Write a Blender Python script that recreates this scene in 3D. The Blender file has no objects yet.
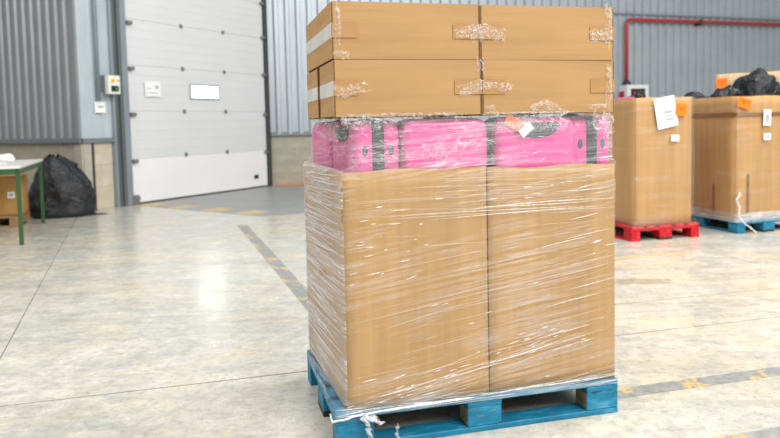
import bpy, bmesh, math, random
from math import sin, cos, pi, radians
from mathutils import Vector, Matrix, noise

random.seed(7)
scene = bpy.context.scene
C = scene.collection

# ------------------------------------------------------------------ camera
CAM_H, F_PX, PITCH, PY, ROLL = 1.2309, 696.2, 0.0672, 171.3, 0.0225
cd = bpy.data.cameras.new('camera')
cam = bpy.data.objects.new('camera', cd); C.objects.link(cam)
cd.sensor_width = 36.0; cd.sensor_fit = 'HORIZONTAL'
cd.lens = F_PX / 780.0 * 36.0
cd.shift_y = (PY - 219.0) / 780.0
cd.clip_end = 200
cam.matrix_world = (Matrix.Translation((0, 0, CAM_H)) @ Matrix.Rotation(pi/2 - PITCH, 4, 'X')
                    @ Matrix.Rotation(-ROLL, 4, 'Z'))
cd.dof.use_dof = True; cd.dof.focus_distance = 2.9; cd.dof.aperture_fstop = 2.6
scene.camera = cam

# ------------------------------------------------------------------ light
w = bpy.data.worlds.new('hall_light'); scene.world = w; w.use_nodes = True
bg = w.node_tree.nodes['Background']
bg.inputs[0].default_value = (0.97, 0.985, 1.0, 1); bg.inputs[1].default_value = 0.46
def area(name, loc, target, sx, sy, power, col):
    l = bpy.data.lights.new(name, 'AREA'); l.shape = 'RECTANGLE'; l.size = sx; l.size_y = sy
    l.energy = power; l.color = col
    o = bpy.data.objects.new(name, l); C.objects.link(o); o.location = loc
    o.rotation_euler = (Vector(target) - Vector(loc)).to_track_quat('-Z', 'Y').to_euler()
    return o
area('skylight_front', (4.5, -2.5, 6.5), (0.8, 4.5, 0.3), 5, 4, 800, (1.0, 0.98, 0.95))
area('skylight_hall', (6.0, 5.5, 8.0), (0.5, 10.5, 0.6), 8, 5, 900, (0.98, 0.99, 1.0))
area('side_fill', (-4.0, 2.0, 7.0), (-2.0, 5.0, 0.0), 5, 4, 330, (1.0, 0.99, 0.97))  # added fill to brighten the left floor, not a real roof opening
scene.view_settings.view_transform = 'Standard'
scene.view_settings.look = 'None'
scene.view_settings.gamma = 1.0
scene.view_settings.use_curve_mapping = False
scene.view_settings.exposure = 0.0

# ------------------------------------------------------------------ helpers
def lin(r, g, b):
    f = lambda v: (v/255/12.92) if v/255 <= 0.04045 else ((v/255 + 0.055)/1.055)**2.4
    return (f(r), f(g), f(b), 1.0)

class NT:
    """small node-tree builder"""
    def __init__(self, name):
        self.m = bpy.data.materials.new(name); self.m.use_nodes = True
        self.t = self.m.node_tree; self.n = self.t.nodes; self.l = self.t.links
        self.p = self.n['Principled BSDF']; self.out = self.n['Material Output']
    def node(self, typ, **kw):
        n = self.n.new(typ)
        for k, v in kw.items(): setattr(n, k, v)
        return n
    def put(self, sock, v):
        if hasattr(v, 'is_linked'): self.l.new(v, sock)
        else: sock.default_value = v
    def coord(self, kind='Object', scale=(1, 1, 1), rot=(0, 0, 0), loc=(0, 0, 0)):
        tc = self.node('ShaderNodeTexCoord'); mp = self.node('ShaderNodeMapping')
        self.l.new(tc.outputs[kind], mp.inputs[0])
        mp.inputs['Scale'].default_value = scale; mp.inputs['Rotation'].default_value = rot
        mp.inputs['Location'].default_value = loc
        return mp.outputs[0]
    def noise(self, vec, scale=5, detail=4, rough=0.55, dist=0.0):
        n = self.node('ShaderNodeTexNoise'); self.put(n.inputs['Vector'], vec)
        n.inputs['Scale'].default_value = scale; n.inputs['Detail'].default_value = detail
        n.inputs['Roughness'].default_value = rough; n.inputs['Distortion'].default_value = dist
        return n.outputs['Fac']
    def ramp(self, fac, a, b, c0=(0, 0, 0, 1), c1=(1, 1, 1, 1)):
        n = self.node('ShaderNodeValToRGB'); self.put(n.inputs[0], fac)
        e = n.color_ramp.elements; e[0].position = a; e[1].position = b; e[0].color = c0; e[1].color = c1
        return n.outputs[0]
    def mix(self, fac, a, b, mode='MIX'):
        n = self.node('ShaderNodeMix', data_type='RGBA', blend_type=mode)
        self.put(n.inputs[0], fac); self.put(n.inputs[6], a); self.put(n.inputs[7], b)
        return n.outputs[2]
    def math(self, op, a, b=0.0, clamp=False):
        n = self.node('ShaderNodeMath', operation=op, use_clamp=clamp)
        self.put(n.inputs[0], a); self.put(n.inputs[1], b)
        return n.outputs[0]
    def bump(self, h, strength=0.3, dist=0.01):
        n = self.node('ShaderNodeBump'); self.put(n.inputs['Height'], h)
        n.inputs['Strength'].default_value = strength; n.inputs['Distance'].default_value = dist
        self.l.new(n.outputs[0], self.p.inputs['Normal'])
    def base(self, c, rough=0.6, metal=0.0, spec=0.5):
        self.put(self.p.inputs['Base Color'], c); self.put(self.p.inputs['Roughness'], rough)
        self.put(self.p.inputs['Metallic'], metal); self.put(self.p.inputs['Specular IOR Level'], spec)

def simple(name, rgb, rough=0.6, metal=0.0, vary=0.12, scale=6, spec=0.5):
    t = NT(name); c = lin(*rgb)
    n = t.noise(t.coord(), scale, 4)
    lo = tuple(v*(1-vary) for v in c[:3]) + (1,); hi = tuple(min(1, v*(1+vary)) for v in c[:3]) + (1,)
    t.base(t.ramp(n, 0.3, 0.7, lo, hi), rough, metal, spec)
    return t.m

M = {}
def m_cardboard(name, rgb, ribs=0.06, vertical=True, rough=0.72):
    t = NT(name); c = lin(*rgb)
    co = t.coord()
    big = t.noise(co, 2.2, 4, 0.6)
    sv = t.coord(scale=(7, 7, 0.35) if vertical else (0.5, 0.5, 9))
    st = t.noise(sv, 2.5, 3, 0.55)
    fine = t.noise(t.coord(scale=(120, 120, 4) if vertical else (3, 3, 120)), 1.5, 2)
    d = lambda k: tuple(v*k for v in c[:3]) + (1,)
    a = t.ramp(st, 0.32, 0.68, d(0.84), d(1.13))  # streak tones also paint in the soft shading of panel creases
    b = t.mix(0.35, a, t.ramp(big, 0.3, 0.72, d(0.86), d(1.1)))
    cc = t.mix(ribs*1.5, b, t.ramp(fine, 0.35, 0.65, d(0.7), d(1.2)))
    t.base(cc, rough, 0, 0.25); t.bump(st, 0.25, 0.004)
    return t.m
M['card'] = m_cardboard('cardboard_carton', (184, 147, 97))
M['card_box'] = m_cardboard('cardboard_box', (184, 145, 99), vertical=False)
M['card_bg'] = m_cardboard('cardboard_kraft', (186, 143, 86))
M['card_pale'] = m_cardboard('cardboard_pale', (196, 170, 132))
M['card_raw'] = simple('cardboard_raw_edge', (112, 84, 56), 0.85, vary=0.5, scale=90)
M['card_edge'] = simple('cardboard_edge', (150, 112, 70), 0.8)
M['tape_brown'] = simple('brown_tape', (180, 138, 90), 0.28, vary=0.06)
M['tape_dark'] = simple('dark_brown_tape', (132, 92, 58), 0.35)
M['tape_white'] = simple('white_tape', (206, 204, 198), 0.4)

def m_paint(name, rgb, wood=(150, 126, 98), amt=0.60, dark=(20, 60, 80), pale=None):
    t = NT(name)
    info = t.node('ShaderNodeObjectInfo')
    tc = t.node('ShaderNodeTexCoord'); off = t.node('ShaderNodeVectorMath', operation='ADD')
    t.l.new(tc.outputs['Object'], off.inputs[0]); t.l.new(info.outputs['Location'], off.inputs[1])
    def mp(sc):
        m = t.node('ShaderNodeMapping'); t.l.new(off.outputs[0], m.inputs[0]); m.inputs['Scale'].default_value = sc; return m.outputs[0]
    g = t.noise(mp((4, 26, 26)), 3.5, 6, 0.72, 0.6)
    g2 = t.noise(mp((3, 10, 10)), 2.2, 5, 0.65)
    p = pale or tuple(min(255, v*0.7+80) for v in rgb)
    base = t.ramp(g2, 0.3, 0.62, tuple(v*0.6 for v in lin(*rgb)[:3])+(1,), lin(*rgb))
    base = t.mix(t.math('MULTIPLY', t.ramp(g2, 0.56, 0.7), 0.55), base, lin(*p))
    c = t.mix(t.ramp(g, amt, amt+0.05), base, lin(*wood))
    c = t.mix(t.ramp(g, 0.34, 0.40, (1, 1, 1, 1), (0, 0, 0, 1)), c, lin(*dark))
    t.base(c, 0.5, 0, 0.4); t.bump(g, 0.6, 0.004)
    return t.m
M['blue'] = m_paint('worn_blue_paint', (24, 134, 172), (150, 126, 98), 0.62, (14, 58, 78))
M['red'] = m_paint('worn_red_paint', (214, 22, 34), (150, 40, 40), 0.66, (110, 10, 20))
M['wood'] = m_paint('raw_wood', (176, 142, 100), (140, 110, 76), 0.6, (90, 66, 44))
M['wood_shaded'] = m_paint('shaded_inner_wood', (62, 54, 46), (52, 44, 36), 0.6, (34, 28, 24), (72, 64, 54))  # unpainted wood, darkened to put in the shade under the deck
M['wood_grey'] = m_paint('weathered_end_grain', (150, 132, 100), (120, 104, 80), 0.6, (90, 74, 52))

def m_floor():
    t = NT('polished_concrete'); co = t.coord()
    a = t.noise(co, 0.55, 6, 0.62, 0.4); b = t.noise(co, 3.4, 8, 0.72, 0.6); f = t.noise(co, 30, 6, 0.7); g = t.noise(co, 11, 8, 0.75, 0.4)
    y = t.noise(t.coord(loc=(5, 3, 0)), 1.3, 6, 0.68, 0.5)
    st = t.noise(t.coord(rot=(0, 0, -0.27), scale=(0.6, 3.0, 1)), 1.7, 8, 0.72, 0.8)
    c = t.ramp(a, 0.3, 0.7, lin(190, 187, 177), lin(223, 218, 203))
    c = t.mix(0.5, c, t.ramp(b, 0.32, 0.66, lin(173, 172, 163), lin(232, 226, 211)))
    c = t.mix(t.math('MULTIPLY', t.ramp(y, 0.46, 0.64), 0.5), c, lin(225, 209, 166))
    c = t.mix(t.math('MULTIPLY', t.ramp(st, 0.47, 0.64), 0.5), c, lin(158, 160, 157))
    c = t.mix(t.math('MULTIPLY', t.ramp(g, 0.50, 0.62), 0.45), c, lin(162, 163, 156))
    c = t.mix(t.math('MULTIPLY', t.ramp(g, 0.34, 0.46, (1, 1, 1, 1), (0, 0, 0, 1)), 0.5), c, lin(234, 230, 217))
    c = t.mix(t.math('MULTIPLY', t.ramp(f, 0.52, 0.66), 0.4), c, lin(136, 136, 128))
    v = t.noise(t.coord(rot=(0, 0, 0.5), scale=(2.0, 9, 1)), 2.2, 5, 0.75, 1.2)
    c = t.mix(t.math('MULTIPLY', t.ramp(v, 0.63, 0.70), 0.5), c, lin(117, 116, 111))
    # one spilled-oil patch on the right
    ps = t.coord(loc=(-1.90/0.26*1.0, -5.22/0.10, 0), scale=(1/0.26, 1/0.10, 0))
    ln = t.node('ShaderNodeVectorMath', operation='LENGTH'); t.l.new(ps, ln.inputs[0])
    sp = t.math('ADD', ln.outputs['Value'], t.math('MULTIPLY', t.math('SUBTRACT', b, 0.5), 3.0))
    c = t.mix(t.math('MULTIPLY', t.ramp(sp, 0.7, 1.0, (1, 1, 1, 1), (0, 0, 0, 1)), 0.5), c, lin(151, 133, 94))
    t.base(c, t.ramp(b, 0.3, 0.7, (0.15, 0.15, 0.15, 1), (0.30, 0.30, 0.30, 1)), 0, 0.6)
    t.bump(f, 0.05, 0.004)
    return t.m
M['floor'] = m_floor()
M['joint'] = simple('joint_dirt', (112, 112, 108), 0.9)
M['apron'] = simple('grey_apron_concrete', (150, 151, 148), 0.4, vary=0.1, scale=2)

def m_marking(name, yellow=0.5, grey=(132, 134, 132)):
    t = NT(name); co = t.coord()
    a = t.noise(t.coord(scale=(3.2, 3.2, 1)), 1.6, 5, 0.6); b = t.noise(co, 22, 5, 0.7)
    g = t.ramp(b, 0.35, 0.7, lin(*grey), lin(168, 168, 162))
    m = t.math('MULTIPLY', t.ramp(a, yellow, yellow+0.06), t.ramp(b, 0.38, 0.5))
    t.base(t.mix(m, g, lin(212, 184, 116)), 0.5)
    return t.m
M['mark'] = m_marking('worn_floor_paint', 0.57)
M['mark_far'] = m_marking('worn_floor_paint_far', 0.52)
M['yellow'] = m_marking('worn_yellow_paint', 0.36, (170, 168, 158))
M['orange_paint'] = simple('orange_paint', (204, 138, 104), 0.5)

def m_sheet(name, rgb, metal=0.2, rough=0.4):
    t = NT(name); c = lin(*rgb)
    s = t.noise(t.coord(scale=(9, 9, 0.5)), 2, 4, 0.6); b = t.noise(t.coord(), 1.3, 5, 0.6)
    d = lambda k: tuple(min(1, v*k) for v in c[:3]) + (1,)
    t.base(t.mix(0.5, t.ramp(s, 0.3, 0.7, d(0.85), d(1.1)), t.ramp(b, 0.3, 0.7, d(0.85), d(1.12))), rough, metal, 0.5)
    return t.m
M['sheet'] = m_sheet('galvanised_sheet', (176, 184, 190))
M['sheet_shaded'] = m_sheet('shaded_sheet', (146, 151, 153))  # sheet colour lowered for the wall facing away from the light
M['sheet_lit'] = m_sheet('lit_sheet', (190, 200, 205))  # sheet colour raised for the return wall that catches the light
M['flash'] = m_sheet('steel_flashing', (122, 130, 136))
M['post'] = m_sheet('dark_steel_post', (104, 112, 112), 0.3, 0.5)
M['track'] = simple('dark_track', (58, 62, 60), 0.5)
M['track_light'] = m_sheet('track_angle', (150, 160, 168), 0.4, 0.45)
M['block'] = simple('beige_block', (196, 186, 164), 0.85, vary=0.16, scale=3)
M['block_shaded'] = simple('shaded_block', (168, 162, 144), 0.85, vary=0.16, scale=3)  # base block toned down to paint in the left wall's shade
M['mortar'] = simple('mortar', (178, 172, 156), 0.9)
M['door'] = simple('white_door_skin', (216, 217, 217), 0.4, vary=0.02, scale=2)
M['door_low'] = simple('white_bottom_panel', (236, 234, 234), 0.4, vary=0.02, scale=2)
M['white'] = simple('white_plastic', (232, 232, 228), 0.4, vary=0.02)
M['frame_grey'] = simple('window_rim_grey', (168, 174, 174), 0.4)
M['cream'] = simple('cream_plastic', (230, 228, 218), 0.45, vary=0.02)
M['paper'] = simple('white_paper', (238, 238, 236), 0.7, vary=0.02)
M['ink'] = simple('grey_print', (172, 174, 176), 0.7)
M['orange'] = simple('orange_sticker', (255, 126, 14), 0.55, vary=0.05)
M['orange_ink'] = simple('orange_print', (226, 92, 8), 0.55)
M['salmon'] = simple('orange_tag', (244, 150, 116), 0.5)
M['black'] = simple('black_plastic', (38, 42, 46), 0.4)
M['grey_trim'] = simple('dark_grey_trim', (66, 78, 84), 0.45)
M['green'] = simple('green_paint', (46, 86, 48), 0.45)
M['tabletop'] = simple('pale_tabletop', (222, 220, 212), 0.5, vary=0.04)
M['red_pipe'] = simple('red_pipe_paint', (178, 48, 48), 0.45)
M['hinge'] = simple('grey_hinge', (122, 124, 122), 0.5, 0.3)
M['yellow_btn'] = simple('yellow_button', (236, 190, 20), 0.4)
M['screen'] = simple('dark_display', (28, 52, 56), 0.25)
M['green_led'] = simple('green_label', (60, 150, 80), 0.4)
t = NT('pink_shell'); n = t.noise(t.coord(), 40, 3); t.base(t.ramp(n, 0.3, 0.7, lin(220, 78, 154), lin(232, 96, 168)), 0.3, 0, 0.5); M['pink'] = t.m
t = NT('daylit_pane'); t.base((0.9, 0.95, 1, 1), 0.2)
t.p.inputs['Emission Color'].default_value = (0.9, 0.97, 1, 1); t.p.inputs['Emission Strength'].default_value = 9.0
M['pane'] = t.m
def m_bag():
    t = NT('black_plastic_film'); n = t.noise(t.coord(), 7, 6, 0.65, 0.8)
    t.base(lin(17, 20, 25), 0.22, 0, 0.6); t.bump(n, 0.9, 0.05)
    return t.m
M['bag'] = m_bag()

def m_film(name, slope=0.12, amount=0.5, haze=0.05, freq=70, patch=0.5, glint=0.75, cross=0.0):
    """clear stretch film: clear sheet with opaque white where it is folded, plus glints painted in white"""
    t = NT(name)
    uv = t.node('ShaderNodeUVMap'); uv.uv_map = 'UVMap'
    def mp(sx, sy, rot, off=0):
        m = t.node('ShaderNodeMapping'); t.l.new(uv.outputs[0], m.inputs[0])
        m.vector_type = 'TEXTURE'; m.inputs['Rotation'].default_value = (0, 0, rot)
        m.inputs['Scale'].default_value = (1/sx, 1/sy, 1); m.inputs['Location'].default_value = (off, off*0.7, 0)
        return m.outputs[0]
    def ridge(v, wdt):                       # thin lines along the level set of a noise
        k = t.math('ABSOLUTE', t.math('SUBTRACT', v, 0.5))
        return t.ramp(k, 0.0, wdt, (1, 1, 1, 1), (0, 0, 0, 1))
    a = t.noise(mp(1.1, freq, slope), 1.0, 3, 0.6, 0.25)
    b = t.noise(mp(9, freq*2.2, slope*1.2, 3), 1.0, 2, 0.6, 0.4)
    pch = t.noise(mp(2.6, 5.0, slope, 9), 1.0, 3, 0.6)
    pm = t.ramp(pch, patch-0.08, patch+0.14)
    s1 = t.math('MULTIPLY', t.ramp(a, 0.50, 0.72), 0.45)
    s2 = t.math('MULTIPLY', t.ramp(b, 0.64, 0.74), glint)
    s3 = t.math('MULTIPLY', ridge(a, 0.035), 0.35)
    sm = t.math('ADD', t.math('ADD', s1, s2), s3)
    if cross:
        c1 = t.noise(mp(5, 16, 0.75, 5), 1.0, 3, 0.6, 0.8); c2 = t.noise(mp(5, 16, -0.7, 7), 1.0, 3, 0.6, 0.8)
        sm = t.math('ADD', sm, t.math('MULTIPLY', t.math('ADD', ridge(c1, 0.03), ridge(c2, 0.025)), cross))
    al = t.math('MULTIPLY', sm, t.math('ADD', t.math('MULTIPLY', pm, amount*2), amount*0.22))
    al = t.math('MINIMUM', t.math('ADD', al, haze), 0.92)
    t.base((0.93, 0.94, 0.96, 1), 0.22, 0, 0.6)
    t.l.new(al, t.p.inputs['Alpha'])
    t.bump(t.math('ADD', a, t.math('MULTIPLY', b, 0.5)), 0.6, 0.004)
    return t.m
M['film'] = m_film('stretch_film', 0.13, 0.46, 0.022, 64, 0.52)
M['film_side'] = m_film('stretch_film_side', 0.02, 0.62, 0.24, 42, 0.36, 0.5)
M['film_case'] = m_film('stretch_film_upper', 0.06, 0.36, 0.10, 44, 0.48, 0.8, 0.22)
M['film_edge'] = m_film('stretch_film_gathered', 0.05, 0.55, 0.07, 60, 0.44, 0.6)
M['film_bg'] = m_film('stretch_film_far', 0.03, 0.22, 0.04, 22, 0.55, 0.5)
def m_wisp(name, alpha):
    t = NT(name); t.base((0.92, 0.93, 0.95, 1), 0.25, 0, 0.6); n = t.noise(t.coord(), 60, 3)
    t.l.new(t.math('MULTIPLY', t.ramp(n, 0.3, 0.6, (0.45, 0.45, 0.45, 1), (1, 1, 1, 1)), alpha), t.p.inputs['Alpha'])
    return t.m
M['wisp'] = m_wisp('film_fold_glint', 0.92)
M['wisp_mid'] = m_wisp('film_bunch', 0.55)
M['wisp_soft'] = m_wisp('film_fold_soft', 0.26)

class MB:
    def __init__(self): self.v = []; self.f = []; self.mi = []; self.uv = None
    def box(self, x0, x1, y0, y1, z0, z1, mi=0):
        b = len(self.v)
        self.v += [(x0,y0,z0),(x1,y0,z0),(x1,y1,z0),(x0,y1,z0),(x0,y0,z1),(x1,y0,z1),(x1,y1,z1),(x0,y1,z1)]
        self.f += [(b,b+3,b+2,b+1),(b+4,b+5,b+6,b+7),(b,b+1,b+5,b+4),(b+1,b+2,b+6,b+5),(b+2,b+3,b+7,b+6),(b+3,b,b+4,b+7)]
        self.mi += [mi]*6
        return self
    def tube(self, pts, r, seg=8, flat=1.0, closed=False):
        pts = [Vector(p) for p in pts]; n = len(pts); b = len(self.v)
        for i, p in enumerate(pts):
            d = (pts[min(i+1, n-1)] - pts[max(i-1, 0)]).normalized()
            up = Vector((0, 0, 1)) if abs(d.z) < 0.9 else Vector((1, 0, 0))
            a = d.cross(up).normalized(); c = a.cross(d).normalized()
            rr = r[i] if isinstance(r, (list, tuple)) else r
            for k in range(seg):
                t_ = 2*pi*k/seg
                self.v.append(tuple(p + a*cos(t_)*rr + c*sin(t_)*rr*flat))
        for i in range(n-1):
            for k in range(seg):
                k2 = (k+1) % seg
                self.f.append((b+i*seg+k, b+i*seg+k2, b+(i+1)*seg+k2, b+(i+1)*seg+k)); self.mi.append(0)
        self.f.append(tuple(b+k for k in reversed(range(seg)))); self.mi.append(0)
        self.f.append(tuple(b+(n-1)*seg+k for k in range(seg))); self.mi.append(0)
        return self
    def grid(self, nx, ny, fn, mi=0, wrap=False):
        b = len(self.v)
        for j in range(ny+1):
            for i in range(nx+1): self.v.append(tuple(fn(i/nx, j/ny)))
        for j in range(ny):
            for i in range(nx):
                a = b+j*(nx+1)+i
                self.f.append((a, a+1, a+nx+2, a+nx+1)); self.mi.append(mi)
        return self
    def mesh(self, name, mats, smooth=False):
        me = bpy.data.meshes.new(name); me.from_pydata(self.v, [], self.f)
        for m in (mats if isinstance(mats, (list, tuple)) else [mats]): me.materials.append(m)
        me.polygons.foreach_set('material_index', self.mi)
        if smooth: me.polygons.foreach_set('use_smooth', [True]*len(me.polygons))
        me.update(); return me

def rounded_box_mesh(name, x0, x1, y0, y1, z0, z1, bev, mat, seg=2):
    bm = bmesh.new(); bmesh.ops.create_cube(bm, size=1)
    for v in bm.verts:
        v.co = Vector((x0+(v.co.x+.5)*(x1-x0), y0+(v.co.y+.5)*(y1-y0), z0+(v.co.z+.5)*(z1-z0)))
    if bev: bmesh.ops.bevel(bm, geom=bm.edges[:], offset=bev, segments=seg, profile=0.5, affect='EDGES')
    me = bpy.data.meshes.new(name); bm.to_mesh(me); bm.free(); me.materials.append(mat)
    return me

def obj(name, me, parent=None, loc=(0, 0, 0), rot=(0, 0, 0)):
    o = bpy.data.objects.new(name, me); C.objects.link(o)
    o.location = loc; o.rotation_euler = rot
    if parent: o.parent = parent
    return o
def bx(name, x0, x1, y0, y1, z0, z1, mat, parent=None, bev=0.0, seg=1):
    cx, cy, cz = (x0+x1)/2, (y0+y1)/2, (z0+z1)/2
    me = rounded_box_mesh(name, x0-cx, x1-cx, y0-cy, y1-cy, z0-cz, z1-cz, bev, mat, seg)
    return obj(name, me, parent, (cx, cy, cz))
def tag(o, label, cat=None, group=None, kind=None):
    o['label'] = label
    if cat: o['category'] = cat
    if group: o['group'] = group
    if kind: o['kind'] = kind
    return o
def thing(name, label, cat, loc, rz=0, group=None):
    o = bpy.data.objects.new(name, None); C.objects.link(o); o.empty_display_size = 0.1
    o.location = loc; o.rotation_euler = (0, 0, rz)
    return tag(o, label, cat, group)
def struct(name, loc=(0, 0, 0), rz=0, label=None):
    o = bpy.data.objects.new(name, None); C.objects.link(o); o.location = loc; o.rotation_euler = (0, 0, rz)
    o['kind'] = 'structure'
    if label: o['label'] = label
    return o
def copy_tree(o, parent=None):
    c = o.copy(); C.objects.link(c)
    if parent: c.parent = parent
    for ch in list(o.children): copy_tree(ch, c)
    return c

# ------------------------------------------------------------------ setting: floor
AX = radians(15.2)                                  # the hall's own axis
def H(u, v, z=0): return (u*cos(AX) - v*sin(AX), u*sin(AX) + v*cos(AX), z)
fl = struct('floor', label='polished grey concrete floor with saw-cut joints')
mb = MB()
mb.f.append((0, 1, 2, 3)); mb.mi.append(0)
mb.v += [H(-16, -6, -0.014), H(24, -6, -0.014), H(24, 22, -0.014), H(-16, 22, -0.014)]
obj('joint_bed', mb.mesh('joint_bed', M['joint']), fl)
def slab(poly):
    g = 0.003; gv = 0.0055
    cx = sum(p[0] for p in poly)/len(poly); cy = sum(p[1] for p in poly)/len(poly)
    pts = []
    for (x, y) in poly:                              # pull in by half a joint
        pts.append((x + (g if x < cx else -g), y + (gv if y < cy else -gv)))
    m = MB(); n = len(pts)
    m.v = [H(x, y, 0) for x, y in pts] + [H(x, y, -0.03) for x, y in pts]
    m.f = [tuple(range(n))] + [(i, i+n, (i+1) % n + n, (i+1) % n) for i in range(n)]
    m.mi = [0]*len(m.f)
    obj('slab', m.mesh('slab', M['floor']), fl)
uA = lambda v: -1.03 - (v-3.43)*0.098
V1, V2 = 3.43, 4.02
slab([(-16, -6), (-1.0, -6), (uA(V1), V1), (-16, V1)])
slab([(-16, V1), (uA(V1), V1), (uA(22), 22), (-16, 22)])
slab([(-1.0, -6), (4.46, -6), (4.46, V1), (uA(V1), V1)])
slab([(uA(V1), V1), (1.65, V1), (1.65, 22), (uA(22), 22)])
slab([(1.65, V1), (4.46, V1), (4.46, V2), (1.65, V2)])
slab([(1.65, V2), (4.46, V2), (4.46, 22), (1.65, 22)])
slab([(4.46, -6), (24, -6), (24, V1), (4.46, V1)])
slab([(4.46, V1), (24, V1), (24, V2), (4.46, V2)])
slab([(4.46, V2), (24, V2), (24, 22), (4.46, 22)])

def strip(name, quad, mat, label, z=0.0012, cat='floor marking', group=None):
    m = MB(); P = [Vector(H(*p)) for p in quad]; c = sum(P, Vector())/4
    lo = [p - c for p in P]
    m.v = [(p.x, p.y, z) for p in lo] + [(p.x, p.y, 0) for p in lo]
    m.f = [(0, 1, 2, 3)] + [(i, i+4, (i+1) % 4+4, (i+1) % 4) for i in range(4)]; m.mi = [0]*5
    return tag(obj(name, m.mesh(name, mat), None, (c.x, c.y, 0)), label, cat, group)
strip('floor_marking', [(0.67, 4.2), (0.79, 4.2), (0.535, 8.98), (0.415, 8.98)], M['mark_far'], 'worn grey and yellow floor line running from behind the wrapped pallet towards the door')
strip('floor_marking', [(1.72, 2.635), (6.5, 2.635), (6.5, 2.735), (1.72, 2.735)], M['mark'], 'worn grey and yellow floor line to the right of the wrapped pallet')
strip('floor_marking', [(1.2, 2.0), (6.5, 2.0), (6.5, 2.19), (1.2, 2.19)], M['mark'], 'grey floor line crossing the bottom right corner')
strip('floor_marking', [(2.6, 5.36), (4.3, 5.36), (4.3, 5.42), (2.6, 5.42)], M['yellow'], 'thin faded yellow floor line in front of the red pallet')

# ------------------------------------------------------------------ setting: walls and door
TH = radians(60.86); DP = (-4.25, 11.43, 0)
def corrugated(length, z0, z1, pitch, depth, y=0.0, x0=0.0):
    m = MB(); pts = []; n = int(length/pitch)
    for i in range(n):
        x = x0 + i*pitch
        pts += [(x, y), (x+pitch*.50, y), (x+pitch*.60, y-depth), (x+pitch*.90, y-depth)]
    pts.append((x0+n*pitch, y))
    for (px_, py_) in pts: m.v += [(px_, py_, z0), (px_, py_, z1)]
    for i in range(len(pts)-1): m.f.append((2*i, 2*i+2, 2*i+3, 2*i+1)); m.mi.append(0)
    return m
def blocks(parent, x0, x1, z1, mat, y0=0.0, bw=0.6, rows=4, y1=0.2):
    """base wall of single blocks over a mortar core"""
    bx('mortar_core', x0, x1, y0+0.006, y1, 0, z1, M['mortar'], parent)
    hh = z1/rows
    me = {}
    for r in range(rows):
        x = x0 - (0.5*bw if r % 2 else 0)
        while x < x1 - 0.01:
            a, b = max(x, x0), min(x+bw, x1)
            if b - a > 0.03:
                key = round(b-a, 3)
                if key not in me:
                    me[key] = rounded_box_mesh('block', -key/2+.004, key/2-.004, 0, 0.03, -hh/2+.004, hh/2-.004, 0.004, mat, 1)
                obj('block', me[key], parent, ((a+b)/2, y0, hh*(r+.5)))
            x += bw

# left bay: front face
CORN = (-4.691, 10.645, 0)
wl = struct('wall_left', CORN, TH - pi/2, 'grey corrugated metal wall above a concrete block base')
obj('corrugated_sheet', corrugated(8.0, 1.10, 6.0, 0.20, 0.04, 0.0, -8.02).mesh('corrugated_sheet', M['sheet_shaded']), wl)
bx('corner_trim', -0.06, 0.0, -0.045, 0.06, 1.10, 6.0, M['sheet_shaded'], wl)
bx('flashing', -8.0, 0.0, -0.06, 0.05, 1.06, 1.13, M['flash'], wl)
blocks(wl, -8.0, 0.0, 1.06, M['block_shaded'], 0.02)

# door side wall: return of the bay, frame, and wall above the door
wd = struct('wall_door', DP, TH, 'brightly lit corrugated metal return wall beside the sectional door')
obj('corrugated_sheet', corrugated(0.443, 1.10, 6.0, 0.147, 0.022, 0.02, -0.76).mesh('corrugated_sheet', M['sheet_lit']), wd)
bx('corner_trim', -0.905, -0.74, 0.0, 0.05, 1.10, 6.0, M['sheet_lit'], wd)
bx('flashing', -0.905, -0.30, -0.035, 0.05, 1.05, 1.12, M['flash'], wd)
blocks(wd, -0.9, -0.34, 1.05, M['block'], 0.02, 0.66, 3)
mb = MB().tube([(-0.72, 0.0, 0.0), (-0.72, 0.0, 1.04)], 0.022, 8)
obj('drain_pipe', mb.mesh('drain_pipe', M['track']), wd)
obj('corrugated_sheet', corrugated(4.4, 4.35, 6.0, 0.22, 0.04, 0.0, -0.45).mesh('corrugated_sheet', M['sheet']), wd)

d = struct('door_1', DP, TH, 'white sectional loading door with one small window')
DW, ZT = 3.48, 4.35
for i, (z0, z1) in enumerate([(0.02, 0.755), (0.755, 1.545), (1.545, 2.30), (2.30, 3.05), (3.05, 3.75), (3.75, 4.35)]):
    p = bx('panel', 0.02, DW, 0.0, 0.045, z0+0.0015, z1-0.0015, M['door_low' if i == 0 else 'door'], d, 0.004)
    if i:
        n = 5
        for k in range(1, n):
            zz = z0 + (z1-z0)*k/n
            bx('groove_rib', 0.03-(DW+.02)/2, DW-.01-(DW+.02)/2, -0.0255, -0.0215, zz-(z0+z1)/2-.006, zz-(z0+z1)/2+.006, M['door'], p, 0.0015)
bx('bottom_seal', 0.02, DW, -0.01, 0.05, 0.0, 0.03, M['track'], d)
hm = rounded_box_mesh('hinge', -0.032, 0.032, -0.02, 0.0, -0.036, 0.036, 0.010, M['hinge'])
for z in (0.775, 1.545, 2.30, 3.05, 3.75):
    for s_ in (1.22, 2.29): obj('hinge', hm, d, (s_, 0.0, z))
fr = rounded_box_mesh('window_frame', 1.36, 2.13, -0.022, 0.01, 1.76, 2.045, 0.02, M['frame_grey'], 2)
wf = obj('window_frame', fr, d)
me = rounded_box_mesh('pane', 1.41, 2.08, -0.027, -0.012, 1.80, 2.005, 0.007, M['pane'], 2)
obj('pane', me, wf)
bm_ = rounded_box_mesh('roller_bracket', -0.05, 0.05, -0.07, 0.0, -0.03, 0.03, 0.012, M['hinge'])
for z in (0.10, 0.72, 1.49, 2.24, 2.98, 3.72): obj('roller_bracket', bm_, d, (0.06, 0.0, z))
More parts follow.
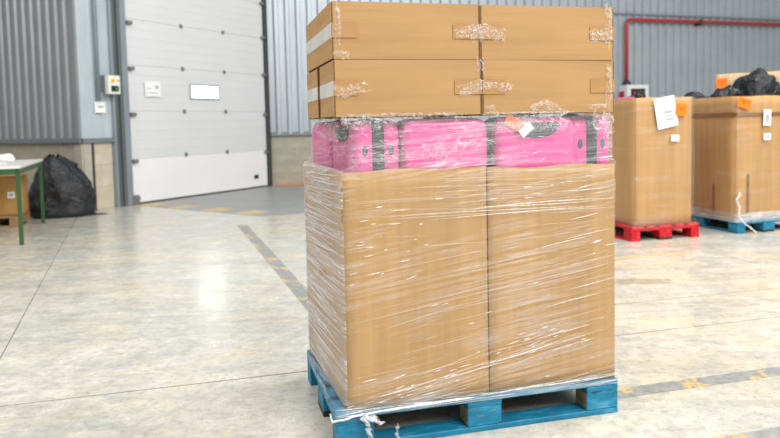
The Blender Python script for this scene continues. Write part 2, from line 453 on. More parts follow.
bm2 = rounded_box_mesh('roller_bracket', -0.05, 0.03, -0.06, 0.0, -0.03, 0.03, 0.012, M['hinge'])
for z in (0.72, 1.49, 2.30, 3.06, 3.75): obj('roller_bracket', bm2, d, (3.45, 0.0, z))
bx('floor_bracket', -0.02, 0.10, -0.06, -0.005, 0.0, 0.16, M['hinge'], d, 0.01)
bx('lock_plate', 3.06, 3.18, -0.02, 0.0, 0.19, 0.27, M['black'], d, 0.006)
bx('track', -0.13, 0.0, -0.03, 0.10, 0.0, 4.6, M['track_light'], d, 0.005)
bx('track', 3.49, 3.58, -0.05, 0.10, 0.0, 4.6, M['track'], d, 0.005)
bx('lintel', -0.3, 3.7, -0.03, 0.10, 4.35, 4.6, M['post'], d)
tr = struct('trim_1', DP, TH, 'dark grey steel door post')
bx('post_flange', -0.345, -0.30, -0.06, 0.12, 0.0, 6.0, M['track_light'], tr, 0.004)
bx('post_web', -0.30, -0.19, 0.0, 0.12, 0.0, 6.0, M['post'], tr)
bx('post_flange', -0.19, -0.13, -0.05, 0.12, 0.0, 6.0, M['post'], tr, 0.004)

wb = struct('wall_back', (-2.49, 14.68, 0), radians(18), 'grey corrugated metal wall across the back of the hall')
obj('corrugated_sheet', corrugated(24, 1.08, 6.5, 0.235, 0.065, 0.0, 0.0).mesh('corrugated_sheet', M['sheet']), wb)
bx('flashing', 0.0, 24.0, -0.06, 0.05, 1.04, 1.12, M['flash'], wb)
blocks(wb, 0.0, 9.0, 1.04, M['block_shaded'], 0.0)
bx('base_wall', 9.0, 24.0, 0.0, 0.2, 0, 1.04, M['block_shaded'], wb)
mb = MB().tube([(7.5, -0.10, 3.82), (18.5, -0.10, 3.76)], 0.022, 8)
obj('cable_conduit', mb.mesh('cable_conduit', M['track_light']), wb)

# dock apron (darker concrete in front of the door) with yellow paint along its edge
ap = struct('trim_2', (0, 0, 0), 0, 'darker grey dock apron in front of the loading door')
P = [(-4.20, 11.36), (-1.76, 9.55), (0.6, 10.9), (2.0, 15.9), (-2.35, 14.62)]
mb = MB(); mb.v = [(x, y, 0.0015) for x, y in P] + [(x, y, -0.001) for x, y in P]
mb.f = [tuple(range(5))] + [(i, i+5, (i+1) % 5+5, (i+1) % 5) for i in range(5)]; mb.mi = [0]*6
obj('apron_slab', mb.mesh('apron_slab', M['apron']), ap)
e0 = Vector((-4.22, 11.36, 0)); ed = (Vector((-1.76, 9.60, 0)) - e0); L = ed.length; ed.normalize(); en = Vector((-ed.y, ed.x, 0))
for k, (a0, a1) in enumerate([(0.0, 0.42), (0.80, 1.20), (1.62, 2.0), (2.36, 2.72)]):
    m = MB(); q = [e0+ed*a0, e0+ed*a1, e0+ed*a1+en*0.42, e0+ed*a0+en*0.42]
    m.v = [(p.x, p.y, 0.003) for p in q] + [(p.x, p.y, 0.001) for p in q]
    m.f = [(0, 1, 2, 3)] + [(i, i+4, (i+1) % 4+4, (i+1) % 4) for i in range(4)]; m.mi = [0]*5
    obj('yellow_dash', m.mesh('yellow_dash', M['yellow']), ap)
o = bx('floor_bar', 0.06, 1.6, -0.28, -0.06, 0.0, 0.03, M['orange_paint'], wb, 0.01)

# ------------------------------------------------------------------ pallets (four-way, 1.2 x 0.8)
def pallet(name, label, loc, rz, paint, endm, lx=1.2, ly=0.8):
    t_ = thing(name, label, 'pallet', loc, rz)
    ws = [0.145, 0.10, 0.145, 0.10, 0.145]; gap = (ly-sum(ws))/4; y = 0
    for w_ in ws:
        o = bx('top_board', 0, lx, y, y+w_, 0.122, 0.144, paint, t_, 0.003); y += w_+gap
        o.data.materials.append(M['wood_shaded'])
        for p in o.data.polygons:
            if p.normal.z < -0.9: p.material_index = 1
    xs = [(0, .145), (lx/2-.0725, lx/2+.0725), (lx-.145, lx)]
    ys = [(0, .10), (ly/2-.0725, ly/2+.0725), (ly-.10, ly)]
    for a, b in xs:
        o = bx('stringer', a, b, 0, ly, 0.100, 0.122, paint, t_, 0.003); o.data.materials.append(M['wood_shaded'])
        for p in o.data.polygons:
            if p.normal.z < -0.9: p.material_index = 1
    for c_, d_ in ys:
        bx('bottom_board', 0, lx, c_, d_, 0, 0.022, paint if c_ == 0 or d_ == ly else M['wood_shaded'], t_, 0.003)
        for a, b in xs:
            o = bx('block', a, b, c_+.001, d_-.001, 0.022, 0.100, paint, t_, 0.004)
            o.data.materials.append(endm)
            for p in o.data.polygons:
                if abs(p.normal.x) > 0.9 and not ((a == 0 and p.normal.x < 0) or (b == lx and p.normal.x > 0)): p.material_index = 1
    return t_
PO = Vector((-0.2227, 2.5545, 0)); PA = 0.2552
def PW(x, y, z=0): return (PO.x + x*cos(PA) - y*sin(PA), PO.y + x*sin(PA) + y*cos(PA), z)
pallet('pallet', 'worn blue wooden pallet under the shrink-wrapped stack in the centre', PO, PA, M['blue'], M['wood_grey'])

# ------------------------------------------------------------------ big cartons on the main pallet
def carton(name, label, loc, rz, wx, wy, hz, mat, tray=None, bulge=0.006, group=None, seed=0, skew_b=0.0):
    t_ = thing(name, label, 'carton', loc, rz, group)
    th = 0.007
    def panel(fn, nm='side_panel'):
        m = MB(); nx, nz = 14, 14
        m.grid(nx, nz, lambda a, b: fn(a, b, 0)); m.grid(nx, nz, lambda a, b: fn(a, b, th))
        k = (nx+1)*(nz+1)
        n0 = nx*nz
        m.f = m.f[:n0] + [tuple(reversed(f)) for f in m.f[n0:]]
        ring = [i for i in range(nx+1)] + [(j+1)*(nx+1)-1 for j in range(1, nz+1)] + [nz*(nx+1)+i for i in range(nx-1, -1, -1)] + [j*(nx+1) for j in range(nz-1, 0, -1)]
        for i in range(len(ring)):
            a, b = ring[i], ring[(i+1) % len(ring)]
            m.f.append((a, a+k, b+k, b)); m.mi.append(1)
        return obj(nm, m.mesh(nm, [mat, M['card_edge']], True), t_)
    def bl(a, b): return bulge*sin(pi*a)*sin(pi*b)*0.9 + 0.0025*noise.noise(Vector((a*3+seed, b*4, seed)))*sin(pi*a)
    zt = lambda a: hz - 0.004*sin(a*9+seed) 
    panel(lambda a, b, t: (wx*a, t - bl(a, b), zt(a)*b))
    panel(lambda a, b, t: (wx*(1-a) - skew_b*a, wy - t + bl(a, b), zt(a)*b))
    panel(lambda a, b, t: (t - bl(a, b) - skew_b*(1-a), th + (wy-2*th)*(1-a), hz*b))
    panel(lambda a, b, t: (wx - t + bl(a, b), th + (wy-2*th)*a, hz*b))
    bx('bottom_panel', th, wx-th, th, wy-th, 0.0, 0.006, mat, t_)
    if tray: bx('inner_tray', th+.002, wx-th-.002, th+.002, wy-th-.002, tray-.01, tray, M['card_edge'], t_)
    return t_
Z0 = 0.144; CT = 0.915; TRAY = 1.248-0.55-Z0
cl = carton('carton', 'tall left cardboard carton on the blue pallet holding pink suitcases', PW(0.046, 0.012, Z0), PA, 0.576, 0.775, CT, M['card'], TRAY, seed=1, skew_b=0.034)
cr = carton('carton', 'tall right cardboard carton on the blue pallet holding pink suitcases', PW(0.627, 0.012, Z0), PA, 0.564, 0.77, CT-0.008, M['card'], TRAY, seed=5)
cols = [(0.085, .04), (0.2, .03), (0.41, .025)]

# ------------------------------------------------------------------ suitcases
def rrect_loft(m, sx, sy, sz, r, n=5, y0=0, y1=1):
    pass
def shell_mesh(name, sx, y0, y1, sz, r, rf, mat):
    """half shell: rounded-rectangle outline in x/z, depth y0..y1 with the outer (y1) rim rounded"""
    m = MB(); N = 6
    def outline(ins):
        pts = []; rr = max(r-ins, 0.004)
        for (cx, cz, a0) in ((sx/2-r, r, -pi/2), (sx/2-r, sz-r, 0), (-sx/2+r, sz-r, pi/2), (-sx/2+r, r, pi)):
            for k in range(N+1):
                a = a0 + k*pi/2/N
                pts.append((cx+rr*cos(a), cz+rr*sin(a)))
        return pts
    sgn = 1 if y1 > y0 else -1
    rings = [(0, y0)]
    for k in range(6):
        a = k*pi/2/5
        rings.append((rf*(1-cos(a)), y1 - sgn*rf*(1-sin(a))))
    rings.append((rf+0.02, y1))
    n = 4*(N+1)
    for ins, y in rings:
        for (x, z) in outline(ins): m.v.append((x, y, z))
    for j in range(len(rings)-1):
        for i in range(n):
            f = (j*n+i, j*n+(i+1) % n, (j+1)*n+(i+1) % n, (j+1)*n+i)
            m.f.append(f if sgn < 0 else tuple(reversed(f))); m.mi.append(0)
    f = tuple((len(rings)-1)*n+i for i in range(n)); m.f.append(f if sgn < 0 else tuple(reversed(f))); m.mi.append(0)
    f = tuple(reversed(range(n))); m.f.append(f if sgn < 0 else tuple(reversed(f))); m.mi.append(0)
    return m.mesh(name, mat, True)
SX, SY, SZ = 0.350, 0.182, 0.55
def suitcase(label):
    t_ = thing('suitcase', label, 'suitcase', (0, 0, 0), 0, 'pink suitcases in the wrapped cartons')
    obj('front_shell', shell_mesh('front_shell', SX, -0.012, -SY/2, SZ, 0.045, 0.028, M['pink']), t_)
    obj('back_shell', shell_mesh('back_shell', SX, 0.012, SY/2, SZ, 0.045, 0.028, M['pink']), t_)
    # zip band round the middle
    m = MB(); N = 6; r = 0.047; n = 4*(N+1); pts = []
    for (cx, cz, a0) in ((SX/2-.045, .045, -pi/2), (SX/2-.045, SZ-.045, 0), (-SX/2+.045, SZ-.045, pi/2), (-SX/2+.045, .045, pi)):
        for k in range(N+1):
            a = a0+k*pi/2/N; pts.append((cx, cz, cos(a), sin(a)))
    prof = [(-0.024, 0.0452), (-0.020, 0.0475), (0.020, 0.0475), (0.024, 0.0452), (0.024, 0.035), (-0.024, 0.035)]
    for (cx, cz, ca, sa) in pts:
        for (y, rr) in prof: m.v.append((cx+rr*ca, y, cz+rr*sa))
    k6 = len(prof)
    for i in range(n):
        for j in range(k6):
            m.f.append((i*k6+j, ((i+1) % n)*k6+j, ((i+1) % n)*k6+(j+1) % k6, i*k6+(j+1) % k6)); m.mi.append(0)
    obj('zip_band', m.mesh('zip_band', M['black'], True), t_)
    # studs on the narrow sides
    bm = bmesh.new(); bmesh.ops.create_uvsphere(bm, u_segments=12, v_segments=8, radius=1)
    for v in bm.verts: v.co = Vector((v.co.x*0.008, v.co.y*0.011, v.co.z*0.021))
    me = bpy.data.meshes.new('side_stud'); bm.to_mesh(me); bm.free(); me.materials.append(M['grey_trim'])
    for sx in (-1, 1):
        for sy in (-1, 1): obj('side_stud', me, t_, (sx*SX/2, sy*0.052, SZ-0.115))
    # half-oval handle plate at the top of the front face, running over the top edge
    m = MB(); nn = 24; out = []
    for k in range(nn+1):
        a = pi + pi*k/nn; out.append((0.10*cos(a), SZ-0.022+0.062*sin(a)))
    b = 0
    for (y, sc) in ((-SY/2+0.004, 1.0), (-SY/2-0.004, 1.0), (-SY/2-0.006, 0.95)):
        for (x, z) in out: m.v.append((x*sc, y, SZ-0.022+(z-SZ+0.022)*sc))
    N1 = nn+1
    for j in range(2):
        for i in range(nn): m.f.append((j*N1+i, j*N1+i+1, (j+1)*N1+i+1, (j+1)*N1+i)); m.mi.append(0)
    m.f.append(tuple(2*N1+i for i in range(N1))); m.mi.append(0)
    obj('handle_plate', m.mesh('handle_plate', M['grey_trim']), t_)
    m = MB().tube([(-0.07, 0, SZ-0.012), (-0.062, 0, SZ+0.002), (-0.04, 0, SZ+0.006), (0.04, 0, SZ+0.006), (0.062, 0, SZ+0.002), (0.07, 0, SZ-0.012)], 0.008, 8, 0.7)
    obj('carry_handle', m.mesh('carry_handle', M['grey_trim'], True), t_)
    return t_
sc0 = suitcase('pink suitcase at the front left corner, its zipped narrow side facing forward')
ZS = Z0 + TRAY
def put(o, x, y, rz, label=None, dz=0):
    o.location = PW(x, y, ZS+dz); o.rotation_euler = (0, 0, PA+rz)
    if label: o['label'] = label
    return o
c_list = [(0.468, 0.121, pi, 'pink suitcase with a plain broad front, second from the left in the carton'),
          (0.852, 0.121, 0.0, 'pink suitcase with a grey half-oval handle plate and orange tag'),
          (1.108, 0.225, pi/2, 'narrow-side-on pink suitcase at the far right of the wrapped cartons'),
          (0.146, 0.590, pi/2+.05, 'pink suitcase behind the front left corner one, seen on the left side'),
          (1.100, 0.587, pi/2, 'pink suitcase at the back right of the wrapped cartons')]
copies = [copy_tree(sc0) for _ in c_list]
put(sc0, 0.182, 0.216, -pi/2+.085)
for o, (x, y, rz, lb) in zip(copies, c_list): put(o, x, y, rz, lb)
tagp = bx('luggage_tag', -0.145, -0.045, -SY/2-0.012, -SY/2-0.008, SZ-0.05, SZ-0.005, M['salmon'], copies[1], 0.001)
tagp.rotation_euler = (0, radians(28), 0); tagp['label'] = 'orange tag'
tg2 = bx('tag_flap', -0.085, -0.025, -SY/2-0.016, -SY/2-0.013, SZ-0.068, SZ-0.032, M['paper'], copies[1], 0.001)
tg2.rotation_euler = (0, radians(-38), 0); tg2['label'] = 'white paper flap'

# ------------------------------------------------------------------ flat boxes on top
BW, BD, BH = 0.566, 0.318, 0.2095
def flat_box(label):
    t_ = thing('cardboard_box', label, 'box', (0, 0, 0), 0, 'flat boxes on top of the wrapped stack')
    m = MB()
    def f_(face):
        def g(a, b):
            s = 0.004*sin(pi*a)*sin(pi*b)
            if face == 0: return (BW*a, -s, BH*b)
            if face == 1: return (BW*(1-a), BD+s, BH*b)
            if face == 4: return (BW*a, BD*b, BH)
            return (BW*a, BD*(1-b), 0)
        return g
    for k in (0, 1, 4, 5): m.grid(8, 6, f_(k))
    obj('body', m.mesh('body', M['card_box'], True), t_)
    # end flaps: an upper and a lower flap on each end, meeting under the tape
    for x0, x1 in ((-0.007, 0.0), (BW, BW+0.005)):
        for z0, z1 in ((BH/2+.0015, BH-0.002), (0.002, BH/2-.0015)):
            o = bx('end_flap', x0, x1, -0.001, BD-.002, z0, z1, M['card_box'], t_, 0.001); o.data.materials.append(M['card_raw'])
            for p in o.data.polygons:
                if p.normal.y < -0.9 or abs(p.normal.z) > 0.9: p.material_index = 1
    for sgn, xe in ((-1, -0.0075), (1, BW+0.0055)):
        bx('tape', min(xe, xe+sgn*.0006), max(xe, xe+sgn*.0006), -0.004, BD, BH/2-.027, BH/2+.027, M['tape_white'], t_)
        xa, xb = (-0.006, 0.088) if sgn < 0 else (BW-0.105, BW+0.006)
        bx('tape_end', xa, xb, -0.0052, -0.0036, BH/2-.027, BH/2+.027, M['tape_brown'], t_)
        m2 = MB(); m2.box(xa, xb, -0.0036, -0.0005, BH/2-.026, BH/2+.026)
    return t_
b0 = flat_box('')
lays = []
names = {(0, 0, 0): 'lower left flat cardboard box in front on the suitcases', (1, 0, 0): 'lower right flat cardboard box in front on the suitcases',
         (0, 0, 1): 'top left flat cardboard box in front, uppermost of the stack', (1, 0, 1): 'top right flat cardboard box in front, uppermost of the stack',
         (0, 1, 0): 'lower left flat cardboard box in the back row of the stack', (0, 1, 1): 'top left flat cardboard box in the back row of the stack',
         (1, 1, 0): 'lower right flat cardboard box in the back row of the stack', (1, 1, 1): 'top right flat cardboard box in the back row of the stack'}
boxes = [b0] + [copy_tree(b0) for _ in range(7)]
for o, ((i, j, k), lb) in zip(boxes, names.items()):
    x = (0.032, 0.612)[i] + (-0.002 if k else 0.003*i); y = 0.006 + (0.326 if k else 0.378)*j; z = 1.2625 + 0.2115*k
    if i == 1 and k == 1: z -= 0.0015
    o.location = PW(x, y, z); o.rotation_euler = (0, 0, PA + radians(0.25*(1 if (i+k) % 2 else -1))); o['label'] = lb

# ------------------------------------------------------------------ stretch film on the main stack
film = thing('stretch_film', 'clear stretch film wound around the cartons and suitcases of the central stack', 'stretch film', PO, PA)
def rect_path(x0, x1, y0, y1, r, n):
    """points (x, y, s) round a rounded rectangle starting mid-back, going left side, front, right"""
    segs = []; 
    corners = [((x0+r, y1-r), pi/2), ((x0+r, y0+r), pi), ((x1-r, y0+r), 3*pi/2), ((x1-r, y1-r), 0)]
    pts = [((x0+x1)/2, y1)]
    for (cx, cy), a0 in corners:
        for k in range(5):
            a = a0 + k*pi/2/4; pts.append((cx+r*cos(a), cy+r*sin(a)))
    pts.append(((x0+x1)/2, y1))
    d_ = [0]
    for a, b in zip(pts, pts[1:]): d_.append(d_[-1] + math.hypot(b[0]-a[0], b[1]-a[1]))
    T = d_[-1]; out = []; j = 0
    for i in range(n+1):
        s = T*i/n
        while j < len(pts)-2 and d_[j+1] < s: j += 1
        f = (s-d_[j])/max(1e-9, d_[j+1]-d_[j])
        out.append((pts[j][0]*(1-f)+pts[j+1][0]*f, pts[j][1]*(1-f)+pts[j+1][1]*f, s))
    return out
def film_shell(name, parent, prof, mats, matfn, n=320, r=0.02, amp=0.003, seed=0, dz=0.009, skewed=False):
    """prof: list of (z, x0, x1, y0, y1); linear in between"""
    m = MB(); zs = []; uv = []
    z = prof[0][0]
    while z < prof[-1][0]: zs.append(z); z += dz
    zs.append(prof[-1][0])
    for zz in zs:
        for a, b in zip(prof, prof[1:]):
            if a[0] <= zz <= b[0]: break
        f = (zz-a[0])/max(1e-9, b[0]-a[0]); R = [a[k]*(1-f)+b[k]*f for k in range(1, 5)]
        cx, cy = (R[0]+R[1])/2, (R[2]+R[3])/2
        for (x, y, s) in rect_path(*R, r, n):
            k = amp*(noise.noise(Vector((s*1.2+seed, (zz-0.13*s)*26, seed)))+0.6*noise.noise(Vector((s*5+seed, zz*60, 2))))
            k = max(k, -0.0015)
            L_ = max(abs(x-cx)/(R[1]-R[0]), abs(y-cy)/(R[3]-R[2]))
            nx_ = 1 if abs(x-R[1]) < .012 else (-1 if abs(x-R[0]) < .012 else 0)
            ny_ = 1 if abs(y-R[3]) < .012 else (-1 if abs(y-R[2]) < .012 else 0)
            if skewed: x += 0.036*(1-min(1, max(0, y)/0.79))*max(0, 1-x/0.6)*min(1, max(0, (zz-0.15)/0.03))
            m.v.append((x+nx_*k, y+ny_*k, zz)); uv.append((s, zz))
    n1 = n+1
    for j in range(len(zs)-1):
        for i in range(n):
            a = j*n1+i; m.f.append((a, a+1, a+n1+1, a+n1)); m.mi.append(matfn((m.v[a][0], m.v[a][1], zs[j])))
    me = m.mesh(name, mats, True)
    lay = me.uv_layers.new(name='UVMap')
    for lp in me.loops: lay.data[lp.index].uv = uv[lp.vertex_index]
    return obj(name, me, parent)
X0, X1, Y0, Y1 = 0.004, 1.198, 0.0, 0.794
prof = [(0.128, -0.006, 1.206, -0.006, 0.806), (0.150, -0.006, 1.206, -0.006, 0.806), (0.175, X0, X1, Y0, Y1),
        (1.058, X0+.002, X1+.001, Y0, Y1), (1.075, 0.040, 1.192, 0.012, 0.785), (1.20, 0.046, 1.192, 0.014, 0.768), (1.257, 0.055, 1.188, 0.022, 0.775)]
def mf(p):
    if p[2] < 0.165: return 3
    if p[2] > 1.06: return 2
    if p[0] < 0.043 and p[1] > 0.006: return 1
    return 0
film_shell('film_wrap', film, prof, [M['film'], M['film_side'], M['film_case'], M['film_edge']], mf, n=380, seed=3, skewed=True)

def ribbon(m, P, D, N, ln, wd, curve=0.0):
    """thin tapered fold or painted glint lying on a surface: centre P, direction D, normal N"""
    S = N.cross(D).normalized(); b = len(m.v); n = 5
    for i in range(n+1):
        f = i/n - 0.5; ww = wd*(1-abs(2*f)**2)*0.5 + 0.0001
        p = P + D*(f*ln) + S*(curve*ln*(f*f)) + N*0.0005*(1-4*f*f)
        m.v += [tuple(p+S*ww), tuple(p-S*ww)]
    for i in range(n): m.f.append((b+2*i, b+2*i+1, b+2*i+3, b+2*i+2)); m.mi.append(0)
rnd = random.Random(11)
m = MB(); m2 = MB()
def skew(x, y): return 0.036*(1-min(1, max(0, y)/0.79))*max(0, 1-x/0.6)
def front_fold(x, z, sl, ln, wd, bright, off=0.0045):
    x = x + skew(x, 0); ln = min(ln, 2*min(x-0.035, 1.197-x))
    if ln > 0.012: ribbon(m if bright else m2, Vector((x, Y0-off-rnd.random()*.001, z)), Vector((1, 0, sl)).normalized(), Vector((0, -1, 0)), ln, wd, rnd.uniform(-.06, .06))
for i in range(900):                    # short white ribbons standing in for glints, clustered
    x = rnd.uniform(0.02, 1.18); z = rnd.uniform(0.17, 1.05)
    dens = max(0, noise.noise(Vector((x*2.4, (z-0.15*x)*5.5, 4.0))))
    band = max(0, 1-abs(z-(0.15+0.22*x))/0.07)
    upper = max(0, 1-abs(z-0.90-0.08*x)/0.06)
    if rnd.random() > dens*0.75 + 0.75*band*(x > .2) + 0.30*upper: continue
    sl = rnd.gauss(0.17 if z < 0.75 else 0.05, 0.04) + (0.08 if x > 0.6 and z < 0.7 else 0)
    front_fold(x, z, sl, rnd.choice([0.015, 0.03, 0.05]) * rnd.uniform(0.7, 1.5), rnd.uniform(0.0016, 0.0042), rnd.random() < 0.65)
for i in range(70):                     # long soft windings
    z = rnd.uniform(0.18, 1.05); x = rnd.uniform(0.1, 1.1)
    if z < 0.8 and x < 0.55 and rnd.random() < .6: continue
    front_fold(x, z, rnd.gauss(0.14 if z < .75 else 0.02, 0.03), rnd.uniform(0.2, 0.7), rnd.uniform(0.0015, 0.004), False, 0.005)
for i in range(26):                     # level windings along the upper rim
    z = rnd.uniform(0.86, 1.055); x = rnd.uniform(0.2, 1.05)
    front_fold(x, z, rnd.gauss(0.0, 0.012), rnd.uniform(0.3, 0.9), rnd.uniform(0.0015, 0.0035), rnd.random() < .2, 0.005)
for i in range(26):                     # right carton: strong parallel windings
    z = 0.25 + 0.8*i/26 + rnd.uniform(-.01, .01)
    front_fold(rnd.uniform(0.95, 1.1), z, 0.16 if z < .85 else 0.03, rnd.uniform(0.12, 0.4), rnd.uniform(0.0015, 0.003), rnd.random() < .45, 0.005)
for i in range(26):                     # gathered diagonal from the lower left corner up to the right
    f = rnd.random(); x = 0.2+f*0.9
    front_fold(x, 0.175+0.19*f+rnd.gauss(0, 0.022), rnd.gauss(0.2, 0.03), rnd.uniform(0.15, 0.45), rnd.uniform(0.002, 0.005), rnd.random() < .3, 0.005)
for i in range(120):                    # left side: dense level windings
    z = 0.18 + 0.87*(i/120) + rnd.uniform(-.01, .01); y = rnd.uniform(0.2, 0.6); ln = min(rnd.uniform(0.3, 0.75), 2*min(y, .79-y))
    D = Vector((-0.0456, 0.79, 0)).normalized(); D.z = rnd.gauss(0.0, 0.03)
    ribbon(m2 if rnd.random() < .6 else m, Vector((X0+skew(0, y)-0.0045, y, z)), -D.normalized(), Vector((-1, 0, 0)), ln, rnd.uniform(0.002, 0.005), rnd.uniform(-.03, .03))
for i in range(110):                    # over the suitcases: long level windings and short painted glints
    z = rnd.uniform(1.075, 1.235); x = rnd.uniform(0.12, 1.12)
    if i < 55: ang, ln, br = rnd.gauss(0.02, 0.06), rnd.uniform(0.08, 0.4), False
    else: ang, ln, br = rnd.choice([0.1, 0.6, -0.6, 0.0])+rnd.gauss(0, .15), rnd.uniform(0.012, 0.05), rnd.random() < .6
    ln = min(ln, 2*min(x-.09, 1.17-x)+.01)
    ribbon(m if br else m2, Vector((x, 0.0085, z)), Vector((cos(ang), 0, sin(ang))), Vector((0, -1, 0)), ln, rnd.uniform(0.0008, 0.0022), rnd.uniform(-.15, .15))
for i in range(60):
    z = rnd.uniform(1.075, 1.24); y = rnd.uniform(0.1, 0.65); ang = rnd.gauss(0.1, 0.25)
    ribbon(m2, Vector((0.049+skew(0.05, y), y, z)), Vector((0, -cos(ang), sin(ang))), Vector((-1, 0, 0)), rnd.uniform(0.05, 0.2), rnd.uniform(0.002, 0.004), 0.2)
for i in range(70):                     # along the deck edge
    z = rnd.uniform(0.136, 0.166); x = rnd.uniform(0.03, 1.17)
    ribbon(m if rnd.random() < .3 else m2, Vector((x, -0.0105, z)), Vector((1, 0, rnd.gauss(0.02, 0.03))).normalized(), Vector((0, -1, 0)), min(rnd.uniform(0.05, 0.35), 2*min(x, 1.2-x)+.02), rnd.uniform(0.0015, 0.004), 0.03)
o = obj('film_folds_glints', m.mesh('film_folds_glints', M['wisp']), film); o['kind'] = 'stuff'
o = obj('soft_film_folds', m2.mesh('soft_film_folds', M['wisp_soft']), film); o['kind'] = 'stuff'

def crumple(name, parent, loc, sx, sy, h, mat, seed, n=14, rot=(0, 0, 0)):
    """small crumpled scrap of film standing proud of a surface (local x/z plane, bulging to -y)"""
    m = MB()
    def g(a, b):
        x = (a-.5)*sx; z = (b-.5)*sy; e = sin(pi*a)*sin(pi*b)
        p = Vector((a*4+seed, b*4, seed))
        k = abs(noise.noise(p*1.3))+0.5*abs(noise.noise(p*3.1))
        jx = noise.noise(p*0.9+Vector((3, 1, 0)))*sx*0.28; jz = noise.noise(p*0.9+Vector((0, 7, 2)))*sy*0.35
        return (x+jx, -h*(0.15+k*1.2)*(0.25+e), z+jz)
    m.grid(n, n, g)
    uvs = [(v[0]*1.0, v[2]*1.0) for v in m.v]
    me = m.mesh(name, mat, False); lay = me.uv_layers.new(name='UVMap')
    for lp in me.loops: lay.data[lp.index].uv = uvs[lp.vertex_index]
    return obj(name, me, parent, loc, rot)
def m_crinkle():
    t = NT('crumpled_film'); c_ = t.coord()
    a = t.noise(c_, 38, 3, 0.6, 1.2); b = t.noise(c_, 90, 2, 0.6, 0.8)
    k = t.math('ABSOLUTE', t.math('SUBTRACT', a, 0.5))
    t.base((0.93, 0.94, 0.96, 1), 0.12, 0, 0.7)
    al = t.math('ADD', t.ramp(k, 0.0, 0.05, (0.42, 0.42, 0.42, 1), (0.03, 0.03, 0.03, 1)), t.math('MULTIPLY', t.ramp(b, 0.62, 0.74), 0.4))
    t.l.new(t.math('MINIMUM', al, 0.8), t.p.inputs['Alpha'])
    t.bump(a, 0.8, 0.006)
    return t.m
M['crinkle'] = m_crinkle()
for k, (x, z, sx, sz, rz) in enumerate([(0.555, 1.578, 0.11, 0.035, 0.2), (0.59, 1.575, 0.05, 0.07, 0), (0.66, 1.575, 0.09, 0.05, -.3), (1.12, 1.57, 0.10, 0.05, 0.1), (1.155, 1.60, 0.03, 0.16, 0),
        (0.09, 1.36, 0.11, 0.04, 0.2), (0.045, 1.60, 0.022, 0.13, 0), (0.055, 1.49, 0.05, 0.03, 0), (0.56, 1.365, 0.10, 0.045, 0.3), (0.66, 1.37, 0.13, 0.03, -.1), (0.60, 1.45, 0.03, 0.05, 0), (1.155, 1.36, 0.03, 0.15, 0), (0.64, 1.285, 0.04, 0.02, 0), (1.11, 1.285, 0.10, 0.02, 0), (0.30, 1.262, 0.45, 0.018, 0), (0.80, 1.262, 0.40, 0.018, 0)]):
    crumple('film_scrap', film, (x, -0.001, z), sx, sz, 0.010, M['crinkle'], 3.7*k+1, rot=(0, -rz, 0))
crumple('film_scrap', film, (0.875, -0.004, 1.265), 0.17, 0.07, 0.028, M['crinkle'], 20.3, 20)
crumple('film_scrap', film, (0.845, 0.0, 1.222), 0.22, 0.06, 0.014, M['crinkle'], 31.3, 20)
crumple('film_scrap', film, (0.13, 0.004, 1.238), 0.16, 0.05, 0.012, M['crinkle'], 64.3, 18)
crumple('film_scrap', film, (1.13, 0.006, 1.215), 0.09, 0.10, 0.010, M['crinkle'], 44.3, 16)
crumple('film_scrap', film, (0.045, 0.36, 1.225), 0.62, 0.09, 0.018, M['crinkle'], 54.3, 22, rot=(0, 0, -pi/2))
# rim of gathered film standing on the left carton's upper edge
# twisted rope at the pallet corner and its hanging tail
def rope(name, pts, r, mat, parent, flat=0.6, seed=0):
    P = [Vector(p) for p in pts]; out = []; rr = []
    for i in range(len(P)-1):
        for k in range(8):
            f = k/8; out.append(P[i].lerp(P[i+1], f)); rr.append(r*(0.75+0.7*abs(noise.noise(Vector((i+f, seed, 1.7))*2.3))))
    out.append(P[-1]); rr.append(r*0.3)
    for i in range(1, len(out)-1):
        out[i] = out[i] + Vector((noise.noise(Vector((i*.4, seed, 0))), noise.noise(Vector((i*.4, seed, 5))), noise.noise(Vector((i*.4, seed, 9)))))*r*0.6
    return obj(name, MB().tube(out, rr, 8, flat).mesh(name, mat, True), parent)
rope('film_rope', [(-0.015, 0.05, 0.128), (-0.018, -0.012, 0.122), (0.10, -0.016, 0.140), (0.30, -0.014, 0.146), (0.55, -0.013, 0.150)], 0.005, M['wisp'], film, 1.0, 1)
rope('film_tail', [(0.10, -0.018, 0.138), (0.115, -0.03, 0.10), (0.12, -0.04, 0.05), (0.15, -0.05, 0.014)], 0.017, M['wisp_mid'], film, 0.45, 4)
rope('film_tail', [(0.10, -0.018, 0.135), (0.15, -0.026, 0.115), (0.165, -0.02, 0.095)], 0.020, M['wisp_mid'], film, 0.4, 6)
rope('film_tail', [(0.235, -0.014, 0.085), (0.225, -0.03, 0.05), (0.245, -0.035, 0.02)], 0.011, M['wisp_soft'], film, 0.4, 8)

